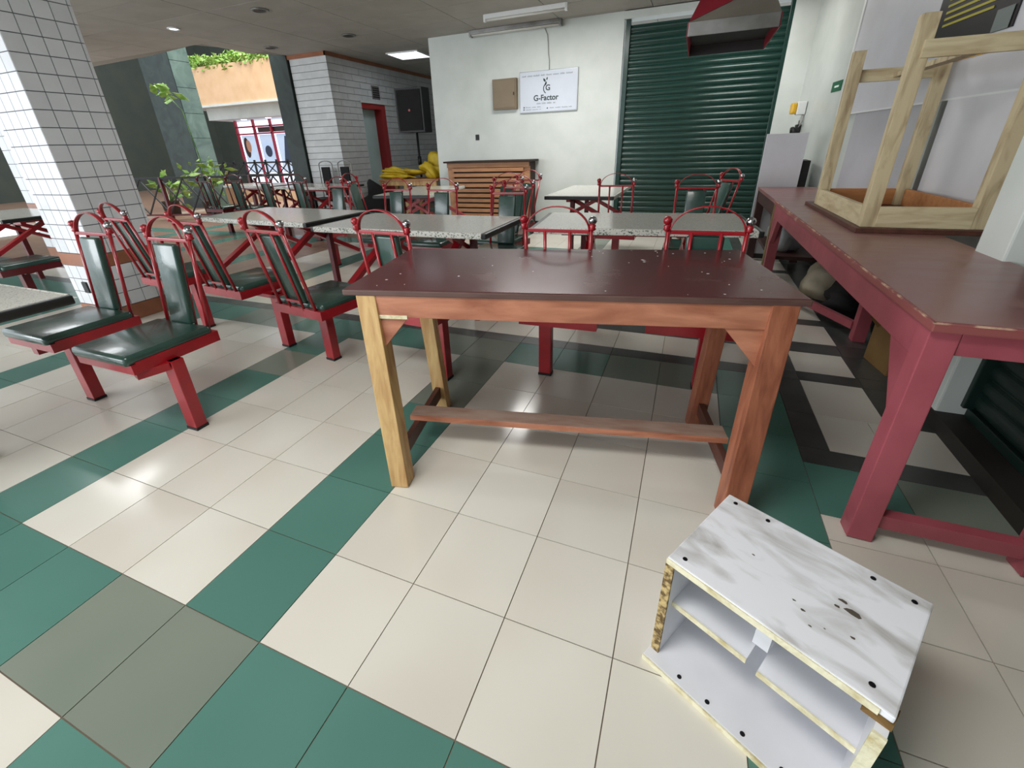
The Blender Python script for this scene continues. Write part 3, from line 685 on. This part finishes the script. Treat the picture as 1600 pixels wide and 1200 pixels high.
for x0, x1, z in ((-L_/2+.018,-.012,.172),(.012,L_/2-.018,.162)):
    s_ = obj('shelf', MB().b2((x0,-D_/2+.03,z),(x1,D_/2-.01,z+.012)), 'board_clean', WB)
    obj('shelf_edge', MB().b2((x0,-D_/2+.027,z-.001),(x1,-D_/2+.03,z+.013)), 'chip_pale', s_)
sc = MB().lathe([(.0055,0),(.005,.001),(.001,.0012)], 10).mesh('screw'); sc.materials.append(M['screw'])
for x, y, z in ((-.175,-.125,Hb),(-.178,.127,Hb),(-.1,.128,Hb),(.11,.128,Hb),(.178,.125,Hb),(.165,-.118,Hb),(-.12,-.16,.016),(-.05,-.16,.016),(.03,-.16,.016),(.11,-.16,.016)):
    o = bpy.data.objects.new('screw', sc); COL.objects.link(o); o.parent = WB; o.location = (x,y,z)
g = MB(); rnd = random.Random(3)
for (x,y,s) in ((.08,-.0,.006),(.085,.02,.007),(.105,.005,.012),(.04,-.06,.004),(.02,-.05,.003),(.12,-.05,.004),(.08,-.07,.002),(-.08,.0,.003),(.06,-.085,.003)):
    g.prism([(x+s*rnd.uniform(.6,1.5)*math.cos(a),y+s*rnd.uniform(.3,.8)*math.sin(a),Hb+.0002) for a in (0,.9,1.8,2.7,3.6,4.5,5.4)], (0,0,.0003))
obj('stain_mark', g, 'stain_grey', WB)['kind'] = 'stuff'

# ------------------------------------------------------------------ terrazzo tables
def make_table(label, x, y, rot=0, L=1.28, D=.68, H_=.745, group='terrazzo topped tables', arms=True):
    t = thing('dining_table', label, 'table', (x,y,0), rot, group)
    obj('tabletop', MB().b2((-L/2+.014,-D/2+.008,H_-.034),(L/2-.014,D/2-.008,H_),.002), 'terrazzo', t)
    for s in (-1,1): obj('edge_band', MB().b2((-L/2+.014,s*D/2-.009,H_-.036),(L/2-.014,s*D/2+.009,H_-.0005),.006), 'terrazzo_edge', t)
    for s in (-1,1): obj('end_trim', MB().b2((s*L/2-.014,-D/2-.004,H_-.036),(s*L/2+.014,D/2+.004,H_-.001),.007), 'black_edge', t)
    obj('underframe', MB().b2((-L/2+.16,-.16,H_-.075),(L/2-.16,-.12,H_-.036)).b2((-L/2+.16,.12,H_-.075),(L/2-.16,.16,H_-.036)).b2((-.34,-.16,H_-.075),(-.28,.16,H_-.036)).b2((.28,-.16,H_-.075),(.34,.16,H_-.036)), 'red_paint', t)
    if not arms:
        for px0 in (-.38,-.05): obj('pedestal', MB().b2((px0-.03,-.03,.012),(px0+.03,.03,H_-.07),.004), 'dark_red_paint', t); obj('foot_plate', MB().b2((px0-.09,-.09,0),(px0+.09,.09,.012)), 'dark_red_paint', t)
        return t
    for sx in (-1,1):
        for sy in (-1,1):
            if sy > 0: obj('leg', MB().b2((sx*.36-.022,.098,0),(sx*.36+.022,.142,H_-.07),.003), 'dark_red_paint', t)
            obj('arm', MB().bar((sx*.30,-sy*.12,H_-.07),(sx*.32,sy*.47,.36),.055,.035,.004), 'red_paint', t)
    return t
make_table('speckled terrazzo table at the left edge, with black end trim', -.655, .09, 0, arms=False)
make_table('speckled terrazzo table in the row, nearest the tiled column', -1.08, 2.46, math.radians(-4))
make_table('speckled terrazzo table, middle of the row behind the work table', .38, 2.29, math.radians(0), L=1.31)
make_table('speckled terrazzo table in the row, nearest the counter tables', 1.85, 2.60, math.radians(6))
make_table('terrazzo table set end-on before the green shutter', 1.12, 4.66, PI/2)
make_table('terrazzo table set end-on before the slatted crate', -1.0, 4.6, PI/2+math.radians(8))
make_table('terrazzo table far left, beside the railing', -4.9, 5.6, math.radians(-8))
make_table('terrazzo table far left, before the brick corner', -3.4, 5.35, math.radians(-6))
make_table('terrazzo table behind the tiled column at the left edge', -4.3, 2.0, 0)

# ------------------------------------------------------------------ red chairs
GRP = 'red metal chairs with green vinyl pads'
def make_chair(label, x, y, face, legx=0.0, legy=0.0, paint='red_paint', tilt=.05, pad=True):
    """origin on the floor under the seat centre; faces local +y"""
    t = thing('chair', label, 'chair', (x,y,0), face, GRP)
    sw, sd = .20, .20
    obj('seat_cushion', MB().b2((-sw+.004,-sd+.022,.405),(sw-.004,sd+.015,.452),.018), 'green_vinyl', t, True)
    obj('seat_frame', MB().b2((-sw,-sd,.366),(sw,-sd+.02,.418)).b2((-sw,sd-.02,.366),(sw,sd,.410)).b2((-sw,-sd+.02,.366),(-sw+.02,sd-.02,.418)).b2((sw-.02,-sd+.02,.366),(sw,sd-.02,.418)), paint, t)
    lg = obj('leg', MB().b2((legx-.035,legy-.028,.012),(legx+.035,legy+.028,.372),.004), paint, t)
    obj('foot_cap', MB().b2((legx-.037,legy-.03,0),(legx+.037,legy+.03,.014)), 'black_rubber', lg)
    obj('seat_beam', MB().b2((min(-sw,legx-.03),legy-.028,.345),(max(sw*.6,legx+.03),legy+.028,.372),.003).bar((legx,legy,.35),(legx*.8,legy+.14,.352),.05,.036), paint, t)
    yb = -sd+.012; zt = .885; f = lambda z: yb - tilt*(z-.40)/.45
    for s in (-1,1):
        p_ = obj('back_post', MB().tube([(s*.152,f(.40),.40),(s*.152,f(zt),zt)], .0095, 8), paint, t, True)
        yy = f(zt)
        fn = obj('finial', MB().lathe([(.010,0),(.017,.006),(.012,.014),(.016,.022),(.010,.028)], 10, (s*.158,yy,zt-.03)), paint, p_, True)
        obj('finial_ball', MB().lathe([(.004,0),(.014,.004),(.019,.014),(.019,.022),(.013,.032),(.003,.036)], 12, (s*.158,yy,zt-.004)), 'chrome' if (s > 0) != (math.cos(face) < 0) else paint, p_, True)
        obj('back_bar', MB().tube([(s*.058,f(.40)-.004,.40),(s*.058,f(.85)-.004,.85)], .0075, 8), paint, t, True)
    obj('top_rail', MB().b2((-.152,f(.85)-.008,.842),(.152,f(.85)+.008,.858),.003), paint, t)
    obj('lower_rail', MB().b2((-.058,f(.46)-.012,.455),(.058,f(.46)-.002,.467)), paint, t)
    ar = MB(); n_ = 18; zc = .85; ring = []
    for k in range(n_+1):
        a = PI*k/n_; cx, cz = -.142*math.cos(a), .142*math.sin(a)*.74; yq = f(zc+cz)
        px_, pz_ = -.147*math.cos(a), .147*math.sin(a)*.75
        ring.append([ar.bm.verts.new((cx,yq-.011,zc+cz)), ar.bm.verts.new((cx,yq+.011,zc+cz)), ar.bm.verts.new((px_,yq+.011,zc+pz_)), ar.bm.verts.new((px_,yq-.011,zc+pz_))])
    for a_, b_ in zip(ring, ring[1:]):
        for k in range(4): ar.bm.faces.new((a_[k],a_[(k+1)%4],b_[(k+1)%4],b_[k]))
    ar.bm.faces.new(ring[0]); ar.bm.faces.new(list(reversed(ring[-1])))
    obj('top_arch', ar, paint, t, True)
    pd = MB(); rot = Matrix.Rotation(tilt/.45,3,'X')
    pd.box((0,f(.64)+.018,.641),(.15,.032,.392),rot,.011)
    if pad: obj('back_pad', pd, 'green_vinyl', t, True)
    return t
N, Sx = 0.0, PI
make_chair('red chair with green pad facing the left table, nearest the tiled column', -.82, .72, PI, legx=-.02, legy=.06)
make_chair('red chair facing the left table, seat closest to the camera', -.17, .70, PI, legx=-.20, legy=.04)
make_chair('leaning red chair beside the tiled column, back to camera', -1.34, 1.66, math.radians(-6), legx=.11, legy=.0, tilt=.10)
make_chair('red chair back to camera, second from the tiled column', -.62, 1.63, math.radians(-6), legx=.31, legy=-.03, tilt=.09)
make_chair('red chair back to camera, just left of the work table', .18, 1.49, math.radians(-8), legx=-.04, legy=-.0, tilt=.09)
make_chair('red chair half hidden by the left corner of the work table', .81, 1.57, math.radians(-5), legx=.15, legy=-.06, tilt=.06)
make_chair('red chair behind the middle of the work table', 1.585, 1.76, math.radians(2), legx=-.10, legy=-.02, tilt=.03, pad=False)
make_chair('red chair behind the right end of the work table', 2.205, 1.83, math.radians(3), legx=.1, legy=0, tilt=.03)
make_chair('red chair facing camera at the row end by the counter tables', 2.18, 3.42, PI, tilt=.06)
make_chair('red chair back to camera, before the end-on table by the shutter', 1.50, 4.10, 0, tilt=.03, pad=False)
make_chair('red chair turned sideways before the green shutter', 2.2, 4.3, math.radians(120), tilt=.12)
make_chair('red chair facing camera behind the middle table, left one', -.58, 3.2, PI, tilt=.06)
make_chair('red chair facing camera behind the middle table, right one', -.05, 3.17, PI, tilt=.06)
make_chair('red chair in the cluster before the slatted crate, front one', .72, 2.9, PI, tilt=.08)
make_chair('red chair in the cluster before the slatted crate, second one', .36, 3.84, PI+.12, tilt=.16)
make_chair('red chair in the cluster before the slatted crate, hindmost one', .3, 4.3, PI-.2, tilt=.2)
make_chair('red chair facing camera behind the table nearest the tiled column', -1.62, 3.55, PI, tilt=.06)
make_chair('red chair turned sideways left of the end-on table by the crate', -1.75, 4.5, -PI/2, tilt=.1)
make_chair('red chair in the cluster before the slatted crate, left leaning one', .56, 3.36, PI-.15, tilt=.16)
make_chair('dark red chair at the left edge behind the tiled column', -3.15, 1.45, 0, paint='dark_red_paint')
make_chair('dark red chair behind the column, beside the left edge table', -4.5, 2.75, PI, paint='dark_red_paint')
make_chair('dark red chair at the far left table by the railing', -5.2, 5.0, 0, paint='dark_red_paint')
make_chair('dark red chair at the far left table by the railing, right one', -4.55, 5.0, .1, paint='dark_red_paint')
make_chair('dark red chair at the table before the brick corner, near side', -3.6, 4.75, 0, paint='dark_red_paint')
make_chair('dark red chair at the table before the brick corner, near right side', -3.0, 4.75, .1, paint='dark_red_paint')
def far_chair(label, x, y):
    t = thing('chair', label, 'chair', (x,y,0), PI, 'black chairs by the brick wall')
    obj('seat', MB().b2((-.19,-.19,.43),(.19,.19,.47),.01), 'black_cloth', t)
    for sx in (-1,1):
        for sy in (-1,1): obj('leg', MB().tube([(sx*.17,sy*.17,0),(sx*.17,sy*.17,.43)],.012,6), 'black_plastic', t)
        obj('back_post', MB().tube([(sx*.15,-.18,.43),(sx*.15,-.2,1.02)],.011,6), 'metal_grey', t)
    obj('back_arch', MB().tube([(-.15*math.cos(PI*k/10),-.2,1.02+.06*math.sin(PI*k/10)) for k in range(11)],.011,6), 'metal_grey', t)
    obj('back_pad', MB().b2((-.09,-.205,.5),(.09,-.175,.98),.006), 'black_cloth', t)
far_chair('black padded chair by the white brick wall, left one', -4.05, 6.1); far_chair('black padded chair by the white brick wall, right one', -3.62, 6.1)

# ------------------------------------------------------------------ slatted crate, wooden table, sacks, loudspeaker
cr = thing('slatted_crate', 'brown slatted wooden crate standing against the sign wall', 'crate', (-.83,6.38,0))
obj('backing', MB().b2((-.68,-.1,.02),(.68,.18,1.0)), 'slat_dark', cr)
obj('lid', MB().b2((-.73,-.2,1.0),(.73,.2,1.025),.003), 'slat_dark', cr)
sl = MB().b2((-.60,-.155,-.026),(.60,-.13,.026),.003).mesh('slat'); sl.materials.append(M['slat_wood'])
for k in range(12):
    o = bpy.data.objects.new('slat', sl); COL.objects.link(o); o.parent = cr; o.location = (0,0,.06+k*.076)
obj('top_slat', MB().b2((-.69,-.16,.93),(.69,-.13,.998),.003), 'slat_wood', cr)
for s in (-1,1): obj('corner_post', MB().b2((s*.64-.05,-.13,0),(s*.64+.05,-.09,.94)), 'slat_wood', cr)
sd_ = MB().b2((.62,-.128,-.018),(.69,.18,.018)).mesh('side_slat'); sd_.materials.append(M['slat_wood'])
wt = thing('wooden_table', 'small light wooden table carrying yellow sacks beside the crate', 'table', (-2.15,6.75,0))
obj('tabletop', MB().b2((-.75,-.25,.71),(.5,.3,.74),.003), 'slat_wood', wt)
for x in (-.7,-.2,.42):
    for y in (-.2,.25): obj('leg', MB().b2((x-.03,y-.03,0),(x+.03,y+.03,.71)), 'pine', wt)
obj('apron', MB().b2((-.7,-.215,.63),(.42,-.19,.71)), 'pine', wt)
# move clear of the back wall: table stands in the passage opening left of the wall
wt.location = (-2.45,6.9,0)
tag(blob('sack', 'yellow_sack', None, (0,0,0), (.33,.2,.1), 21, amp=.5, sub=4, loc=(-2.86,6.85,.815)), 'crumpled yellow sack lying flat on the wooden table', 'sack', 'yellow sacks')
tag(blob('sack', 'yellow_sack', None, (0,0,0), (.24,.18,.19), 25, amp=.4, sub=4, loc=(-2.17,6.93,.878)), 'bulging yellow sack heaped highest beside the slatted crate', 'sack', 'yellow sacks')
tag(blob('bag', 'black_cloth', None, (0,0,0), (.22,.2,.42), 31, amp=.2, loc=(-3.15,6.45,.304)), 'black bag heaped on the floor by the red-framed door', 'bag')
sp = thing('loudspeaker', 'large black loudspeaker raised on a black stand', 'loudspeaker', (-2.68,7.3,0), .1)
obj('cabinet', MB().prism([(-.26,-.2,1.5),(.26,-.2,1.5),(.3,.02,1.5),(.2,.22,1.5),(-.2,.22,1.5),(-.28,.02,1.5)],(0,0,.70)), 'black_plastic', sp)
obj('grille', MB().b2((-.23,-.212,1.53),(.23,-.2,2.17),.004), 'black_cloth', sp)
obj('badge', MB().lathe([(.02,0),(.02,.003)],12).mesh('badge'), 'frame_red', sp, loc=(0,-.214,1.85)).rotation_euler[0] = PI/2
obj('pole', MB().tube([(0,0,.0),(0,0,1.5)],.02,10), 'black_plastic', sp, True); obj('collar', MB().tube([(0,0,.95),(0,0,1.1)],.034,10), 'black_plastic', sp, True)
for k in range(3):
    a = 2*PI*k/3; obj('tripod_leg', MB().tube([(0,0,.75),(.42*math.cos(a),.42*math.sin(a),.02)],.013,8), 'black_plastic', sp, True)

# ------------------------------------------------------------------ atrium beyond the railing
struct(obj('floor_atrium', MB().b2((-22,5.5,-.3),(-4.7,24,-.13)), 'tile_terracotta'))
def marble_column(label_, x0,x1,y0,y1):
    r_ = struct(obj('column', MB().b2((x0,y0,-.13),(x1,y1,7)), 'marble_dark'))
    return r_
mc = marble_column('', -5.0,-4.62,6.45,6.95)
ml = marble_column('', -11.75,-10.6,8.6,9.15)
cache = {}
for k in range(12):
    o = obj('marble_slab', MB().b2((-10.6,8.61,-.1+k*.6),(-10.57,9.14,.49+k*.6),.003), 'marble_light', ml)
fa = thing('planter_balcony', 'orange balcony planter with trailing plants across the atrium', 'balcony', (0,0,0))
obj('fascia', MB().b2((-15.2,11.9,2.87),(-9.6,12.2,4.0)), 'stucco_orange', fa); obj('soffit', MB().b2((-15.2,11.85,2.80),(-9.6,14,2.87)), 'wall_white', fa)
obj('drop_soffit', MB().b2((-14.6,12.3,2.43),(-9.6,14,2.80)), 'wall_white', fa); obj('soil', MB().b2((-14.5,12.2,3.7),(-9.6,12.9,3.95)), 'soil', fa)
def leaves(name, m, parent, pts, n, size, seed, spread):
    rnd = random.Random(seed); g = MB()
    for k in range(n):
        c = Vector(rnd.choice(pts)) + Vector([rnd.gauss(0,s) for s in spread])
        d = Vector((rnd.uniform(-1,1),rnd.uniform(-1,1),rnd.uniform(-.5,1))).normalized(); u = d.orthogonal().normalized(); L = size*rnd.uniform(.6,1.4)
        g.prism([c, c+d*L*.5+u*L*.22, c+d*L, c+d*L*.5-u*L*.22], d.cross(u)*.004)
    return obj(name, g, m, parent)
o = leaves('trailing_plants', 'leaf', fa, [(-15.0+.2*k,12.05,4.08) for k in range(28)], 1500, .17, 5, (.15,.1,.1)); o['kind'] = 'stuff'
for x in (-13.2,-12.0,-10.9):
    dl = thing('downlight', 'lilac downlight in the soffit over the shop, %s' % {-13.2:'left one',-12.0:'middle one',-10.9:'right one'}[x], 'ceiling light', (x,12.6,2.43), 0, 'shop soffit downlights')
    obj('rim', MB().lathe([(.12,0),(.12,-.02),(.1,-.02)],14), 'white_plastic', dl); obj('lamp', MB().lathe([(.1,-.01),(.09,-.03),(.01,-.03)],14), 'lamp_glow_soft', dl)
sh = thing('shop_front', 'lit shop front with crimson mullions and posters across the atrium', 'shop front', (0,0,0))
obj('backlit_wall', MB().b2((-14.9,13.6,-.13),(-9.6,13.7,2.43)), 'shop_glow', sh)
for x in (-14.2,-13.3,-12.45,-11.6,-10.8,-10.0): obj('mullion', MB().b2((x-.035,13.0,-.13),(x+.035,13.08,2.43)), 'shop_red', sh)
for z in (2.2,1.96): obj('transom', MB().b2((-14.2,13.0,z-.025),(-9.7,13.06,z+.025)), 'shop_red', sh)
for x0,x1 in ((-14.12,-13.38),(-13.2,-12.55),(-12.35,-11.7)):
    obj('poster', MB().b2((x0,13.1,.6),(x1,13.12,1.92)), 'poster_blue', sh)
ell = lambda cx, cz, rx, rz, y: MB().prism([(cx+rx*math.cos(2*PI*k/14),y,cz+rz*math.sin(2*PI*k/14)) for k in range(14)],(0,.005,0))
obj('poster_face', ell(-13.85,1.55,.12,.22,13.085), 'poster_skin', sh); obj('poster_hair', ell(-13.95,1.5,.14,.36,13.092), 'poster_hair', sh)
obj('poster_shape', ell(-12.88,1.35,.17,.2,13.09), 'poster_navy', sh)
obj('poster_shape', MB().prism([(-12.2,13.09,.9),(-11.85,13.09,1.0),(-11.75,13.09,1.8),(-11.95,13.09,1.85)],(0,.005,0)), 'poster_navy', sh)
obj('header_strip', MB().b2((-13.2,13.1,2.0),(-10.0,13.12,2.17)), 'poster_hair', sh)
struct(obj('wall_atrium', MB().b2((-22,18,-.3),(-4,18.2,9)), 'dark_wall')); struct(obj('wall_atrium_left', MB().b2((-22,4,-.3),(-21.8,18,9)), 'dark_wall'))
tag(obj('low_wall', MB().b2((-12,9.7,-.13),(-5.0,9.9,.42)), 'stucco_orange'), 'low orange wall beyond the railing in the atrium', 'wall')
# railing
r2l = thing('railing', 'black criss-cross railing before the shop across the atrium', 'railing', (0,0,0))
obj('top_rail', MB().b2((-14.3,11.4,.97),(-9.2,11.45,1.02)), 'black_plastic', r2l); obj('bottom_rail', MB().b2((-14.3,11.4,.60),(-9.2,11.45,.64)), 'black_plastic', r2l)
for k in range(11):
    x = -14.3+k*.5; obj('post', MB().b2((x-.025,11.4,-.13),(x+.025,11.45,1.08)), 'black_plastic', r2l)
    if k < 10:
        obj('cross_bar', MB().bar((x,11.42,.62),(x+.5,11.42,.99),.025), 'black_plastic', r2l); obj('cross_bar', MB().bar((x,11.42,.99),(x+.5,11.42,.62),.025), 'black_plastic', r2l)
rl = thing('railing', 'dark metal railing with crossed bars along the atrium edge', 'railing', (0,0,0))
RP = [(-9.2,5.7),(-8.2,5.95),(-7.2,6.2),(-6.2,6.45),(-5.2,6.7)]
for (a,b) in zip(RP, RP[1:]):
    A, Bq = Vector((*a,0)), Vector((*b,0)); up = Vector((0,0,1))
    obj('post', MB().bar(A-up*.1, A+up*.86, .06), 'dark_red_paint' if RP.index(a)%2 else 'black_plastic', rl)
    obj('top_rail', MB().bar(A+up*.84, Bq+up*.84, .05,.04), 'black_plastic', rl); obj('bottom_rail', MB().bar(A+up*.1, Bq+up*.1, .04,.03), 'dark_red_paint', rl)
    for k in range(2):
        P0, P1 = A.lerp(Bq,k/2), A.lerp(Bq,(k+1)/2)
        obj('cross_bar', MB().bar(P0+up*.12, P1+up*.82,.022), 'black_plastic', rl); obj('cross_bar', MB().bar(P0+up*.82, P1+up*.12,.022), 'black_plastic', rl)
obj('post', MB().bar((-5.2,6.7,-.1),(-5.2,6.7,.86),.06), 'black_plastic', rl)
def potted(label, x, y, h, seed, n=170):
    p_ = thing('potted_plant', label, 'plant', (x,y,0)); obj('pot', MB().lathe([(.14,-.1),(.18,.3),(.19,.32),(.16,.32),(.15,.28)],16), 'soil', p_, True)
    rnd = random.Random(seed); stems = []
    g = MB()
    for k in range(9):
        a = rnd.uniform(0,2*PI); r_ = rnd.uniform(.1,.4); e = Vector((r_*math.cos(a),r_*math.sin(a),h*rnd.uniform(.6,1)))
        g.tube([(0,0,.28),(e.x*.4,e.y*.4,h*.5),e],[.012,.009,.004],5); stems.append(tuple(e)); stems.append(tuple(e*.8))
    obj('stem', g, 'leaf_dark', p_); o = leaves('foliage', 'leaf', p_, stems, n, .2, seed+1, (.09,.09,.1)); o['kind'] = 'stuff'; return p_
pl1 = potted('leafy green plant with one tall sprig behind the railing', -7.9, 6.7, 1.15, 3, 46)
obj('tall_stem', MB().tube([(0,0,.3),(.05,0,1.2),(.02,-.05,2.1),(-.2,-.08,2.35),(-.5,-.1,2.5)],[.016,.014,.011,.008,.005],6), 'leaf_dark', pl1, True)
leaves('sprig', 'leaf', pl1, [(-.2,-.08,2.35),(-.45,-.1,2.48),(-.3,-.09,2.4)], 14, .26, 4, (.08,.06,.08))
potted('lower leafy plant behind the railing, nearest the tiled column', -9.0, 6.5, .8, 8, 40)
